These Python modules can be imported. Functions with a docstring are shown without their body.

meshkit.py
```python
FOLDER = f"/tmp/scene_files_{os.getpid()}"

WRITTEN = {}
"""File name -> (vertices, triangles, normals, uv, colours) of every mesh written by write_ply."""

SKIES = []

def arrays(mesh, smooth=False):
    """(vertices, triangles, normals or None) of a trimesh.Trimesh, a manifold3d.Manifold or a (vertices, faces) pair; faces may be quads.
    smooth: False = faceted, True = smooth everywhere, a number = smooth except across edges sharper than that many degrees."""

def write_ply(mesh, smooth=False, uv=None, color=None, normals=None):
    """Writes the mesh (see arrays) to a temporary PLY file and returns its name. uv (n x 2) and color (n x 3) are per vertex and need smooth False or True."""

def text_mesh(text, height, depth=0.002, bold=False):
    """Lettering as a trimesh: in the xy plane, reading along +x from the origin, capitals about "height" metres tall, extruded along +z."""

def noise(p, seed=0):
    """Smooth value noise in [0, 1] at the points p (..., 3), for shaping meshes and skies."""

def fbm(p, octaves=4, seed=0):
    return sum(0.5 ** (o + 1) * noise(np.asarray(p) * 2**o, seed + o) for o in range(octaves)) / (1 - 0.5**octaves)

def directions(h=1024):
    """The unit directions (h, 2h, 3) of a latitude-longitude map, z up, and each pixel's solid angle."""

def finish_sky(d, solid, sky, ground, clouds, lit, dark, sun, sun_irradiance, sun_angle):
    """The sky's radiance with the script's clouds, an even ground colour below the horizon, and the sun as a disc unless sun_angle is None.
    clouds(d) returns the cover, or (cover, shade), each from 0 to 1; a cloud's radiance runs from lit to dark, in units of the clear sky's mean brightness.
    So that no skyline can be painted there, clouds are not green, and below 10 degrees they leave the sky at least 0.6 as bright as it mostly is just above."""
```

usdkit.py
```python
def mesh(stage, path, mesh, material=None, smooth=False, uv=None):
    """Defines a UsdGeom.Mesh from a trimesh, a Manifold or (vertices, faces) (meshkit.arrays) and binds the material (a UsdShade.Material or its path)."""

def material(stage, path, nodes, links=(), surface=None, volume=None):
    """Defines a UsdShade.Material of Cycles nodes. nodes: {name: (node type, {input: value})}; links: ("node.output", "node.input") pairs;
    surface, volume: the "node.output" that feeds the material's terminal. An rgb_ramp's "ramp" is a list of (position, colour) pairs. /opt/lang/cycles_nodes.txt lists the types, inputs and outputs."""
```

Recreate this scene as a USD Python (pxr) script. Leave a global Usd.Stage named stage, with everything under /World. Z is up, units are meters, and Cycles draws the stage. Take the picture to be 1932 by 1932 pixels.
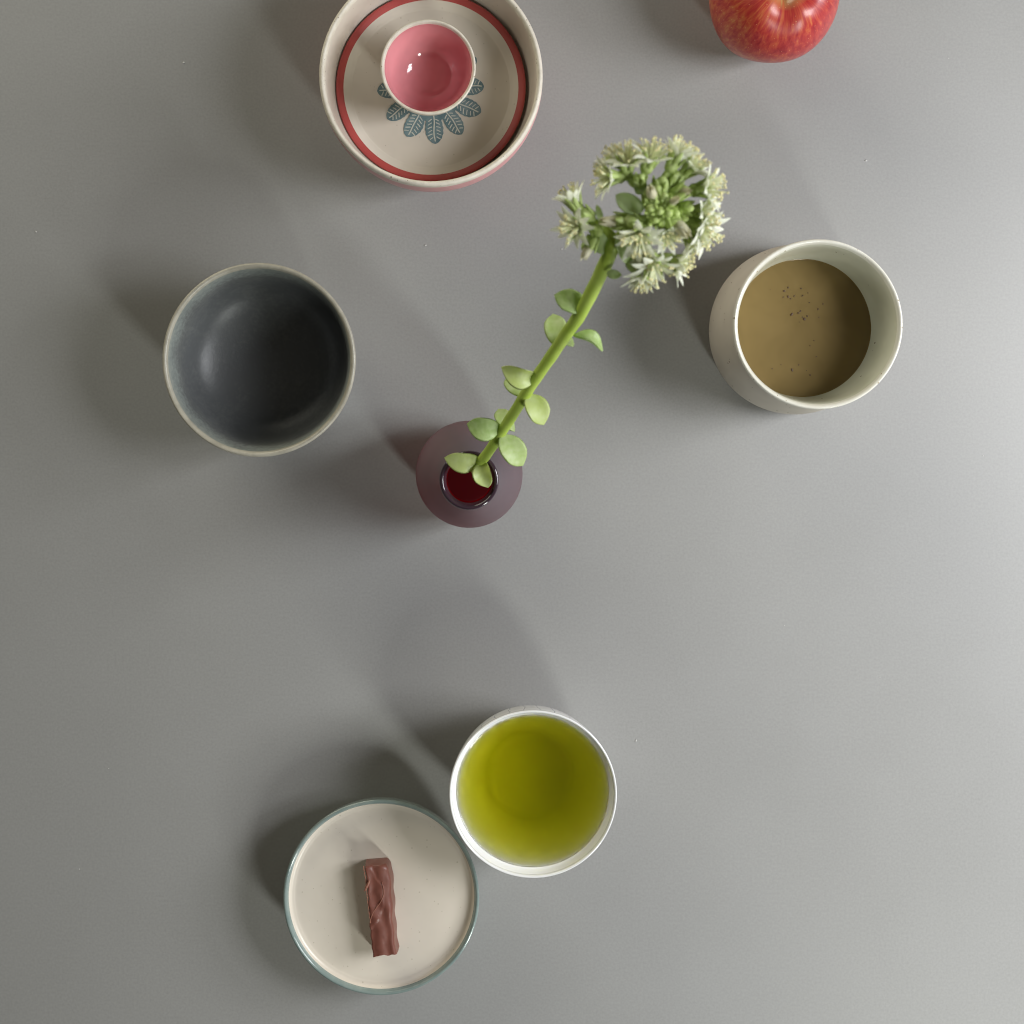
import math, random
import numpy as np
import trimesh
import meshkit, usdkit
from pxr import Usd, UsdGeom, UsdLux, UsdShade, Gf, Sdf, Vt

random.seed(7)
RNG = np.random.default_rng(7)
stage = Usd.Stage.CreateInMemory()
UsdGeom.SetStageUpAxis(stage, "Z")
UsdGeom.SetStageMetersPerUnit(stage, 1.0)
UsdGeom.Xform.Define(stage, "/World")

# ------------------------------------------------------------------ camera
H = 0.85                                  # lens height above the table
S = 0.7827 / 1932.0                       # tangent per photograph pixel (photo read at 1932 px wide)
NX, NY = 885.0, 770.0                     # pixel straight below the lens
FL = 26.0
cam = UsdGeom.Camera.Define(stage, "/World/camera")
cam.CreateFocalLengthAttr(FL)
cam.CreateHorizontalApertureAttr(FL * 0.7827)
cam.CreateVerticalApertureAttr(FL * 0.7827)
cam.CreateHorizontalApertureOffsetAttr((966.0 - NX) * S * FL)
cam.CreateVerticalApertureOffsetAttr(-(966.0 - NY) * S * FL)
cam.CreateClippingRangeAttr(Gf.Vec2f(0.05, 30))
cam.CreateFStopAttr(5.2)
cam.CreateFocusDistanceAttr(0.806)
cam.AddTranslateOp().Set(Gf.Vec3d(0, 0, H))
cam.CreateExposureAttr(0.0)


def W(px, py, z):
    """the point at height z that stands at a photograph pixel"""
    return np.array([(px - NX) * S * (H - z), (NY - py) * S * (H - z), z])


def L(px, z):
    return px * S * (H - z)


# ------------------------------------------------------------------ light: two tall windows, dim room
def rect_light(name, pos, target, w, h, inten, color):
    pos, target = np.array(pos, float), np.array(target, float)
    zax = pos - target; zax /= np.linalg.norm(zax)
    xax = np.cross([0, 0, 1.0], zax); xax /= np.linalg.norm(xax)
    yax = np.cross(zax, xax)
    l = UsdLux.RectLight.Define(stage, "/World/" + name)
    m = Gf.Matrix4d(*xax, 0, *yax, 0, *zax, 0, *pos, 1)
    l.AddTransformOp().Set(m)
    l.CreateWidthAttr(w); l.CreateHeightAttr(h)
    l.CreateIntensityAttr(inten); l.CreateColorAttr(Gf.Vec3f(*color))
    return xax, yax


def window(name, az, dist, zc, w, h, inten, color, tilt=0.0, yaw=0.0, cols=2, rows=2, bar=0.05):
    """a paned window at azimuth az (0 = picture right, 90 = picture top); tilt leans its face down towards the table, yaw turns it sideways"""
    a, e, b = math.radians(az), math.radians(tilt), math.radians(az + yaw)
    c = np.array([math.cos(a) * dist, math.sin(a) * dist, zc])
    out = np.array([math.cos(b), math.sin(b), 0])
    n = -out * math.cos(e) - np.array([0, 0, math.sin(e)])
    u = np.array([-math.sin(b), math.cos(b), 0]); v = np.cross(u, n)
    pw, ph = (w - bar * (cols - 1)) / cols, (h - bar * (rows - 1)) / rows
    k = 0
    for i in range(cols):
        for j in range(rows):
            p = c + u * ((i + .5) * pw + i * bar - w / 2) + v * ((j + .5) * ph + j * bar - h / 2)
            rect_light(f"{name}_{k}", p, p + n, pw, ph, inten, color)
            k += 1


window("window_light_a", 3, 1.02, 0.69, 0.46, 0.70, 21.4, (0.98, 1.0, 1.03), tilt=52, yaw=28)
window("window_light_b", -57, 1.55, 0.88, 0.18, 0.66, 36.0, (0.96, 1.0, 0.94), tilt=48, yaw=18, cols=1)
rect_light("corner_fill_light", (-0.95, 1.30, 0.48), (-.40, .40, 0), 1.3, 0.6, 6.4, (1.0, 0.96, 0.78))  # weak warm fill added to brighten the upper-left corner, not a real window
rect_light("room_bounce_light", (-0.3, 0.3, 2.5), (-0.3, 0.301, 0), 3.2, 3.2, 0.105, (1.0, 0.90, 0.74))


# ------------------------------------------------------------------ helpers
used = {}


def numbered(path):
    n = used.get(path, 0); used[path] = n + 1
    return path if n == 0 else f"{path}_{n:03d}"


def put(name, mesh, mat, parent="/World", smooth=40, label=None, cat=None, kind=None, group=None):
    path = numbered(f"{parent}/{name}")
    m = usdkit.mesh(stage, path, mesh, mat, smooth=smooth)
    tag(m.GetPrim(), label, cat, kind, group)
    return path


def tag(p, label=None, cat=None, kind=None, group=None):
    for k, v in (("label", label), ("category", cat), ("kind", kind), ("group", group)):
        if v:
            p.SetCustomDataByKey(k, v)


def thing(name, label, cat, loc, rz=0, group=None):
    path = numbered("/World/" + name)
    x = UsdGeom.Xform.Define(stage, path)
    x.AddTranslateOp().Set(Gf.Vec3d(*map(float, loc)))
    if rz:
        x.AddRotateZOp().Set(rz)
    tag(x.GetPrim(), label, cat, None, group)
    return path


def smooth_profile(pts, n=8):
    """Catmull-Rom through (r, z) points"""
    p = np.array(pts, float)
    q = np.vstack([2 * p[0] - p[1], p, 2 * p[-1] - p[-2]])
    out = []
    for i in range(1, len(q) - 2):
        a, b, c, d = q[i - 1], q[i], q[i + 1], q[i + 2]
        for t in np.arange(n) / n:
            out.append(0.5 * (2 * b + (c - a) * t + (2 * a - 5 * b + 4 * c - d) * t * t + (3 * b - a - 3 * c + d) * t ** 3))
    out.append(p[-1])
    out = np.array(out); out[:, 0] = np.maximum(out[:, 0], 0)
    return out


def lathe(prof, n=144, wob=0.0, seed=0, z_wob=0.0):
    """surface of revolution of an (r, z) polyline; wob: slight hand-thrown irregularity"""
    prof = np.asarray(prof, float)
    a = np.arange(n) * 2 * math.pi / n
    ca, sa = np.cos(a), np.sin(a)
    f = 1 + wob * (np.cos(2 * a + seed) + 0.6 * np.cos(3 * a + 2.1 * seed) + .35 * np.cos(5 * a + seed * 3.3))
    r, z = prof[:, 0], prof[:, 1]
    zz = z[:, None] * (1 + z_wob * np.cos(2 * a + 1.7 * seed + 1)[None])
    v = np.stack([r[:, None] * (ca * f)[None], r[:, None] * (sa * f)[None], zz + 0 * ca[None]], -1).reshape(-1, 3)
    m = len(prof)
    i, j = np.meshgrid(np.arange(m - 1), np.arange(n), indexing="ij")
    j2 = (j + 1) % n
    q = np.stack([i * n + j, i * n + j2, (i + 1) * n + j2, (i + 1) * n + j], -1).reshape(-1, 4)
    f3 = np.vstack([q[:, [0, 1, 2]], q[:, [0, 2, 3]]])
    t = trimesh.Trimesh(v, f3, process=False)
    t.merge_vertices(digits_vertex=8)
    t.update_faces(t.nondegenerate_faces())
    if t.is_watertight:
        trimesh.repair.fix_normals(t)
    return t


def tube(path, radii, sides=12, cap=True):
    p = np.asarray(path, float); n = len(p)
    r = np.broadcast_to(np.asarray(radii, float), (n,))
    t = np.gradient(p, axis=0); t /= np.linalg.norm(t, axis=1, keepdims=True) + 1e-12
    u = np.cross(t[0], [0.3, 0.9, 0.2]); u /= np.linalg.norm(u)
    V = []
    ang = np.arange(sides) * 2 * math.pi / sides
    for k in range(n):
        u = u - t[k] * np.dot(u, t[k]); u /= np.linalg.norm(u)
        w = np.cross(t[k], u)
        V.append(p[k] + r[k] * (np.cos(ang)[:, None] * u + np.sin(ang)[:, None] * w))
    V = np.array(V).reshape(-1, 3)
    F = []
    for k in range(n - 1):
        for s in range(sides):
            a, b = k * sides + s, k * sides + (s + 1) % sides
            F += [[a, b, b + sides], [a, b + sides, a + sides]]
    if cap:
        V = np.vstack([V, p[0], p[-1]])
        for s in range(sides):
            F.append([n * sides, (s + 1) % sides, s])
            F.append([n * sides + 1, (n - 1) * sides + s, (n - 1) * sides + (s + 1) % sides])
    return trimesh.Trimesh(V, np.array(F), process=False)


def spline(pts, n=10):
    p = np.array(pts, float)
    q = np.vstack([2 * p[0] - p[1], p, 2 * p[-1] - p[-2]])
    out = []
    for i in range(1, len(q) - 2):
        a, b, c, d = q[i - 1], q[i], q[i + 1], q[i + 2]
        for t in np.arange(n) / n:
            out.append(0.5 * (2 * b + (c - a) * t + (2 * a - 5 * b + 4 * c - d) * t * t + (3 * b - a - 3 * c + d) * t ** 3))
    out.append(p[-1])
    return np.array(out)


def cat_m(ms):
    return trimesh.util.concatenate(ms)


def frame(d, roll=0.0):
    """rotation whose z axis is d"""
    d = np.asarray(d, float) / np.linalg.norm(d)
    x = np.cross([0, 0, 1.0], d) if abs(d[2]) < .98 else np.cross([0, 1.0, 0], d)
    x /= np.linalg.norm(x); y = np.cross(d, x)
    R = np.stack([x, y, d], 1)
    c, s = math.cos(roll), math.sin(roll)
    return R @ np.array([[c, -s, 0], [s, c, 0], [0, 0, 1]])


def moved(m, R, t):
    m = m.copy(); m.vertices = m.vertices @ R.T + t
    return m


# ------------------------------------------------------------------ materials
LK = "/World/Looks"
stage.DefinePrim(LK, "Scope")


def lin(r, g, b):
    f = lambda c: c / 12.92 if c <= 0.04045 else ((c + .055) / 1.055) ** 2.4
    return tuple(f(x / 255) for x in (r, g, b))


def ceramic(name, col, col2=None, rough=0.35, scale=60, speck=None, speck_scale=260, speck_cut=0.09, bump=0.0, bump_scale=300, coat=0.0, spec=0.5, contrast=(0.35, 0.65), extra=None, rough2=None):
    """a glazed or bare clay: two tones mottled by noise, optional dark iron specks, fine relief"""
    nodes = {"tc": ("texture_coordinate", {}),
             "n": ("noise_texture", {"scale": scale, "detail": 5.0, "roughness": 0.6}),
             "r": ("rgb_ramp", {"ramp": [(0, col), (contrast[0], col), (contrast[1], col2 or col), (1, col2 or col)]}),
             "p": ("principled_bsdf", {"roughness": rough, "coat_weight": coat, "coat_roughness": 0.08, "specular_ior_level": spec})}
    links = [("tc.object", "n.vector"), ("n.fac", "r.fac")]
    out = "r.color"
    if speck:
        nodes["v"] = ("voronoi_texture", {"scale": speck_scale, "randomness": 1.0})
        nodes["vs"] = ("separate_color", {})
        nodes["big"] = ("math", {"math_type": "power", "value2": 5.0})
        nodes["siz"] = ("math", {"math_type": "multiply", "value2": speck_cut * 3.2})
        nodes["cut"] = ("math", {"math_type": "less_than"})
        nodes["m"] = ("mix", {"color2": speck})
        links += [("tc.object", "v.vector"), ("v.color", "vs.color"), ("vs.r", "big.value1"), ("big.value", "siz.value1"),
                  ("v.distance", "cut.value1"), ("siz.value", "cut.value2"), ("cut.value", "m.fac"), (out, "m.color1")]
        out = "m.color"
    links.append((out, "p.base_color"))
    if rough2 is not None:
        nodes["rr"] = ("map_range", {"from_min": contrast[0], "from_max": contrast[1], "to_min": rough, "to_max": rough2, "clamp": True})
        links += [("n.fac", "rr.value"), ("rr.result", "p.roughness")]
    if bump:
        nodes["bn"] = ("noise_texture", {"scale": bump_scale, "detail": 3.0})
        nodes["b"] = ("bump", {"strength": bump, "distance": 0.001})
        links += [("tc.object", "bn.vector"), ("bn.fac", "b.height"), ("b.normal", "p.normal")]
    return usdkit.material(stage, f"{LK}/{name}", nodes, links, surface="p.BSDF")


M = {}
# table: matt grey laminate with a very faint mottle
M["table"] = usdkit.material(stage, f"{LK}/grey_laminate", {
    "tc": ("texture_coordinate", {}),
    "n": ("noise_texture", {"scale": 7.0, "detail": 6.0, "roughness": 0.6}),
    "n2": ("noise_texture", {"scale": 620.0, "detail": 3.0, "roughness": 0.7}),
    "r": ("rgb_ramp", {"ramp": [(0.3, (0.305, 0.300, 0.290)), (0.7, (0.325, 0.320, 0.311))]}),
    "r2": ("rgb_ramp", {"ramp": [(0.25, (0.89, 0.89, 0.89)), (0.75, (1.07, 1.07, 1.07))]}),
    "m": ("mix", {"mix_type": "multiply", "fac": 1.0}),
    "rr": ("map_range", {"from_min": 0.3, "from_max": 0.7, "to_min": 0.42, "to_max": 0.5}),
    "b": ("bump", {"strength": 0.06, "distance": 0.0005}),
    "p": ("principled_bsdf", {"specular_ior_level": 0.45})},
    [("tc.object", "n.vector"), ("tc.object", "n2.vector"), ("n.fac", "r.fac"), ("n2.fac", "r2.fac"), ("r.color", "m.color1"), ("r2.color", "m.color2"), ("m.color", "p.base_color"),
     ("n.fac", "rr.value"), ("rr.result", "p.roughness"), ("n2.fac", "b.height"), ("b.normal", "p.normal")], surface="p.BSDF")

CREAM = (0.70, 0.634, 0.545)
CREAM2 = (0.665, 0.60, 0.512)
M["cream"] = ceramic("cream_glaze", CREAM, CREAM2, rough=0.30, scale=28, speck=(0.55, 0.49, 0.40), speck_scale=420, speck_cut=0.07, spec=0.5, bump=.05, bump_scale=120)
M["cream_rim"] = ceramic("cream_rim_clay", (0.76, 0.70, 0.60), (0.64, 0.58, 0.48), rough=0.5, scale=160, speck=(0.3, 0.24, 0.17), speck_scale=500, bump=.15)
M["pink_out"] = ceramic("pink_satin_glaze", (0.70, 0.36, 0.36), (0.64, 0.31, 0.31), rough=0.38, scale=40)
M["pink_cup"] = ceramic("glossy_rose_glaze", (0.79, 0.33, 0.355), (0.74, 0.285, 0.31), rough=0.09, scale=34, coat=0.6, bump=.03, bump_scale=40)
M["red"] = ceramic("coral_red_glaze", (0.47, 0.080, 0.072), (0.42, 0.066, 0.060), rough=0.38, scale=45)
M["teal_print"] = ceramic("teal_underglaze", (0.105, 0.180, 0.200), (0.22, 0.30, 0.315), rough=0.32, scale=170, contrast=(.3, .75))
M["print_line"] = ceramic("pale_carved_line", (0.64, 0.63, 0.55), (0.54, 0.55, 0.49), rough=0.35, scale=150)
M["teal_rim"] = ceramic("blue_green_glaze", (0.185, 0.245, 0.235), (0.27, 0.325, 0.30), rough=0.16, scale=90, coat=.5, contrast=(.3, .7))
M["porcelain"] = ceramic("white_porcelain", (0.86, 0.86, 0.85), (0.83, 0.83, 0.82), rough=0.12, scale=20, coat=.5)
M["porcelain_in"] = ceramic("white_porcelain_inside", (0.86, 0.86, 0.85), (0.83, 0.83, 0.82), rough=0.45, scale=20, spec=.25)
M["mug_clay"] = ceramic("speckled_bare_clay", (0.56, 0.515, 0.44), (0.50, 0.455, 0.385), rough=0.6, scale=26, speck=(0.17, 0.11, 0.07), speck_scale=300, speck_cut=0.075, bump=.12)
M["mug_glaze"] = ceramic("pale_celadon_glaze", (0.67, 0.67, 0.57), (0.59, 0.595, 0.49), rough=0.22, scale=35, speck=(0.16, 0.12, 0.08), speck_scale=210, speck_cut=0.07, coat=.3, bump=.06, bump_scale=60)
M["mug_rim"] = ceramic("ivory_glaze_rim", (0.74, 0.72, 0.64), (0.68, 0.65, 0.56), rough=0.25, scale=80, coat=.3, speck=(0.35, 0.28, 0.18), speck_scale=420)
M["slate_in"] = ceramic("slate_reactive_glaze", (0.060, 0.066, 0.076), (0.088, 0.096, 0.104), rough=0.34, scale=420, contrast=(.35, .7), spec=0.55, rough2=.46, bump=.10, bump_scale=900)
M["slate_edge"] = ceramic("slate_reactive_glaze_edge", (0.11, 0.12, 0.118), (0.19, 0.20, 0.185), rough=0.36, scale=300, contrast=(.35, .7), spec=.55, bump=.1, bump_scale=800)
M["slate_rim"] = ceramic("bare_stoneware_rim", (0.47, 0.44, 0.36), (0.37, 0.345, 0.28), rough=0.34, scale=130, bump=.12, spec=.6)
M["slate_out"] = ceramic("grey_green_stoneware", (0.20, 0.21, 0.195), (0.26, 0.27, 0.25), rough=0.4, scale=120)

M["coffee"] = usdkit.material(stage, f"{LK}/milky_coffee", {
    "tc": ("texture_coordinate", {}), "n": ("noise_texture", {"scale": 45.0, "detail": 5.0, "distortion": 0.6}),
    "r": ("rgb_ramp", {"ramp": [(0.3, (0.195, 0.136, 0.052)), (0.7, (0.228, 0.160, 0.064))]}),
    "p": ("principled_bsdf", {"roughness": 0.16, "ior": 1.33, "subsurface_weight": 0.0})},
    [("tc.object", "n.vector"), ("n.fac", "r.fac"), ("r.color", "p.base_color")], surface="p.BSDF")
M["grounds"] = ceramic("coffee_grounds", (0.075, 0.036, 0.014), (0.10, 0.05, 0.02), rough=0.5)
# tea: a clear liquid that absorbs, with a mirror-like skin
M["tea"] = usdkit.material(stage, f"{LK}/green_tea", {
    "g": ("glass_bsdf", {"roughness": 0.06, "IOR": 1.33, "color": (1, 1, 1)}),
    "a": ("absorption_volume", {"color": (0.897, 0.886, 0.0), "density": 54.0})},
    [], surface="g.BSDF", volume="a.volume")

M["chocolate"] = usdkit.material(stage, f"{LK}/milk_chocolate", {
    "tc": ("texture_coordinate", {}), "n": ("noise_texture", {"scale": 180.0, "detail": 4.0}),
    "r": ("rgb_ramp", {"ramp": [(0.3, (0.158, 0.055, 0.039)), (0.7, (0.196, 0.073, 0.053))]}),
    "b": ("bump", {"strength": 0.12, "distance": 0.0006}),
    "p": ("principled_bsdf", {"roughness": 0.38, "specular_ior_level": 0.45, "subsurface_weight": 0.1, "subsurface_radius": (.6, .3, .2), "subsurface_scale": 0.001})},
    [("tc.object", "n.vector"), ("n.fac", "r.fac"), ("r.color", "p.base_color"), ("n.fac", "b.height"), ("b.normal", "p.normal")], surface="p.BSDF")
M["choc_edge"] = ceramic("broken_chocolate_edge", (0.34, 0.145, 0.095), (0.27, 0.105, 0.07), rough=.5, scale=500)

# glass of the bud vase: frosted plum outside, fire-polished mouth, wine red inside
M["frost"] = usdkit.material(stage, f"{LK}/frosted_plum_glass", {
    "tc": ("texture_coordinate", {}), "n": ("noise_texture", {"scale": 22.0, "detail": 3.0}), "geo": ("geometry", {}),
    "r": ("rgb_ramp", {"ramp": [(0.3, (0.150, 0.142, 0.156)), (0.7, (0.170, 0.160, 0.175))]}),
    "in": ("mix", {"color2": (0.13, 0.004, 0.010)}),
    "p": ("principled_bsdf", {"roughness": 0.46, "specular_ior_level": 0.6}),
    "t": ("transparent_bsdf", {"color": (0.95, 0.42, 0.46)}),
    "tl": ("translucent_bsdf", {"color": (0.50, 0.05, 0.09)}),
    "m1": ("mix_closure", {"fac": 0.16}), "m2": ("mix_closure", {"fac": 0.27})},
    [("tc.object", "n.vector"), ("n.fac", "r.fac"), ("geo.backfacing", "in.fac"), ("r.color", "in.color1"), ("in.color", "p.base_color"), ("p.BSDF", "m1.closure1"), ("tl.BSDF", "m1.closure2"), ("m1.closure", "m2.closure1"), ("t.BSDF", "m2.closure2")],
    surface="m2.closure")
M["wine"] = usdkit.material(stage, f"{LK}/wine_red_glass", {
    "p": ("principled_bsdf", {"base_color": (0.20, 0.004, 0.012), "roughness": 0.08}),
    "t": ("transparent_bsdf", {"color": (0.75, 0.05, 0.08)}),
    "tl": ("translucent_bsdf", {"color": (0.9, 0.016, 0.05)}),
    "m1": ("mix_closure", {"fac": 0.5}), "m2": ("mix_closure", {"fac": 0.40})},
    [("p.BSDF", "m1.closure1"), ("tl.BSDF", "m1.closure2"), ("m1.closure", "m2.closure1"), ("t.BSDF", "m2.closure2")], surface="m2.closure")
M["mouth"] = usdkit.material(stage, f"{LK}/polished_dark_plum_glass", {
    "p": ("principled_bsdf", {"base_color": (0.040, 0.022, 0.032), "roughness": 0.06, "specular_ior_level": 0.8})}, [], surface="p.BSDF")


def plant(name, c1, c2, trans, scale=300, rough=0.42, fac=0.3, spec=.4, bump=.15):
    return usdkit.material(stage, f"{LK}/{name}", {
        "tc": ("texture_coordinate", {}), "n": ("noise_texture", {"scale": scale, "detail": 4.0}),
        "r": ("rgb_ramp", {"ramp": [(0.3, c1), (0.7, c2)]}),
        "b": ("bump", {"strength": bump, "distance": 0.0006}),
        "p": ("principled_bsdf", {"roughness": rough, "specular_ior_level": spec}), "tl": ("translucent_bsdf", {"color": trans}), "mx": ("mix_closure", {"fac": fac})},
        [("tc.object", "n.vector"), ("n.fac", "r.fac"), ("r.color", "p.base_color"), ("n.fac", "b.height"), ("b.normal", "p.normal"), ("b.normal", "tl.normal"), ("p.BSDF", "mx.closure1"), ("tl.BSDF", "mx.closure2")],
        surface="mx.closure")


M["leaf"] = plant("pale_succulent_leaf", (0.43, 0.56, 0.19), (0.60, 0.70, 0.36), (0.70, 0.84, 0.26), scale=260, fac=.30, bump=.45)
M["leaf_old"] = plant("yellowish_succulent_leaf", (0.52, 0.62, 0.20), (0.62, 0.70, 0.34), (0.78, 0.86, 0.24), scale=180, fac=.30, bump=.55)
M["leaf_deep"] = plant("deeper_succulent_leaf", (0.36, 0.50, 0.16), (0.52, 0.64, 0.30), (0.6, 0.78, 0.22), scale=330, fac=.30, bump=.4)
M["stem"] = plant("bright_green_stem", (0.40, 0.54, 0.075), (0.47, 0.60, 0.12), (0.6, 0.76, 0.10), scale=120, fac=.15)
M["calyx"] = plant("green_calyx", (0.43, 0.55, 0.15), (0.58, 0.69, 0.29), (0.68, 0.83, 0.20), scale=260, fac=.22)
M["bract"] = plant("pale_bract", (0.52, 0.64, 0.32), (0.60, 0.70, 0.42), (0.72, 0.86, 0.42), scale=200, fac=.42)
M["petal"] = plant("cream_white_petal", (0.93, 0.94, 0.85), (0.95, 0.95, 0.90), (0.95, 0.97, 0.82), scale=500, fac=.48, rough=.5)
M["bud_tip"] = plant("pinkish_bud_tip", (0.70, 0.66, 0.46), (0.78, 0.74, 0.55), (0.7, 0.7, 0.4), scale=300, fac=.3)
M["filament"] = plant("pale_filament", (0.90, 0.93, 0.66), (0.93, 0.94, 0.74), (0.92, 0.95, 0.62), scale=300, fac=.3)
M["anther"] = plant("yellow_anther", (0.90, 0.82, 0.40), (0.93, 0.87, 0.55), (0.92, 0.84, 0.42), scale=900, fac=.15)

# apple: streaks that run from the stalk down the sides, red over yellow
M["apple"] = usdkit.material(stage, f"{LK}/apple_skin", {
    "tc": ("texture_coordinate", {}), "sep": ("separate_xyz", {}),
    "cx": ("combine_xyz", {}), "nz": ("vector_math", {"math_type": "normalize"}),
    "sc": ("vector_math", {"math_type": "scale", "scale": 13.0}), "zz": ("math", {"math_type": "multiply", "value2": 175.0}), "c2": ("combine_xyz", {}), "add": ("vector_math", {"math_type": "add"}),
    "n": ("noise_texture", {"scale": 1.0, "detail": 4.0, "roughness": 0.62, "distortion": 0.35}),
    "nb": ("noise_texture", {"scale": 34.0, "detail": 3.0}),
    "bx": ("math", {"math_type": "multiply", "value2": 2.6}),
    "s1": ("math", {"math_type": "add"}), "nbs": ("math", {"math_type": "multiply_add", "value2": 0.45, "value3": -0.22}), "s2": ("math", {"math_type": "add"}),
    "r": ("rgb_ramp", {"ramp": [(0.14, (0.56, 0.25, 0.07)), (0.27, (0.53, 0.14, 0.050)), (0.39, (0.48, 0.072, 0.036)), (0.52, (0.41, 0.036, 0.030)), (0.66, (0.33, 0.018, 0.022)), (0.8, (0.24, 0.010, 0.016))]}),
    "top": ("map_range", {"from_min": 0.0615, "from_max": 0.0735, "to_min": 0.0, "to_max": 1.0, "clamp": True}),
    "rad": ("vector_math", {"math_type": "length"}), "rm": ("map_range", {"from_min": 0.007, "from_max": 0.017, "to_min": 1.0, "to_max": 0.0, "clamp": True}),
    "nt": ("math", {"math_type": "multiply_add", "value2": 2.2, "value3": -0.45, "use_clamp": True}), "rt": ("math", {"math_type": "multiply", "use_clamp": True}),
    "mt": ("mix", {"color2": (0.62, 0.46, 0.16)}),
    "v": ("voronoi_texture", {"scale": 330.0}), "vc": ("math", {"math_type": "less_than", "value2": 0.085}), "mv": ("mix", {"color2": (0.62, 0.30, 0.16)}),
    "b": ("bump", {"strength": 0.10, "distance": 0.0012}),
    "p": ("principled_bsdf", {"roughness": 0.33, "coat_weight": 0.12, "coat_roughness": 0.22})},
    [("tc.object", "sep.vector"), ("sep.x", "cx.x"), ("sep.y", "cx.y"), ("cx.vector", "nz.vector1"), ("nz.vector", "sc.vector1"), ("sep.z", "zz.value1"), ("zz.value", "c2.z"), ("sc.vector", "add.vector1"), ("c2.vector", "add.vector2"),
     ("add.vector", "n.vector"), ("tc.object", "nb.vector"), ("sep.x", "bx.value1"), ("bx.value", "s1.value1"), ("n.fac", "s1.value2"), ("nb.fac", "nbs.value1"), ("nbs.value", "s2.value1"), ("s1.value", "s2.value2"), ("s2.value", "r.fac"),
     ("cx.vector", "rad.vector1"), ("rad.value", "rm.value"), ("n.fac", "nt.value1"), ("nt.value", "rt.value1"), ("rm.result", "rt.value2"), ("rt.value", "mt.fac"), ("r.color", "mt.color1"),
     ("tc.object", "v.vector"), ("v.distance", "vc.value1"), ("mt.color", "mv.color1"), ("vc.value", "mv.fac"), ("mv.color", "p.base_color"), ("nb.fac", "b.height"), ("b.normal", "p.normal")], surface="p.BSDF")
M["stalk"] = ceramic("apple_stalk_wood", (0.12, 0.075, 0.03), (0.2, 0.13, 0.06), rough=.7, scale=400)
M["dust"] = ceramic("pale_dust", (0.66, 0.65, 0.62), (0.56, 0.55, 0.52), rough=.8)

# ------------------------------------------------------------------ the table
tb = trimesh.creation.box([2.2, 2.0, 0.03]); tb.apply_translation([0.0, 0.05, -0.015])
put("table_top", tb, M["table"], smooth=False, kind="structure")

# ------------------------------------------------------------------ pink bowl with plate and cup
bx, by, _ = W(813, 140, 0.060)
bowl = thing("serving_bowl", "wide deep bowl, cream inside and pink outside, with a plate and cup in it", "bowl", (bx, by, 0))
outer = smooth_profile([(0.0, 0.004), (0.030, 0.004), (0.0335, 0.0006), (0.040, 0.0006), (0.043, 0.004), (0.054, 0.013), (0.0625, 0.0225), (0.0668, 0.034), (0.0680, 0.045), (0.0678, 0.0555)])
rim = smooth_profile([(0.0678, 0.0555), (0.0674, 0.0588), (0.0660, 0.0600), (0.0646, 0.0590), (0.0641, 0.0560)])
inner = smooth_profile([(0.0641, 0.0560), (0.0636, 0.046), (0.0623, 0.036), (0.0595, 0.027), (0.052, 0.0165), (0.040, 0.0095), (0.02, 0.0080), (0.0, 0.0080)])
put("outer_wall", lathe(outer, wob=.0012, seed=1), M["pink_out"], bowl)
put("rim", lathe(rim, wob=.0012, seed=1), M["cream_rim"], bowl)
put("inner_wall", lathe(inner, wob=.0012, seed=1), M["cream"], bowl)

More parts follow.
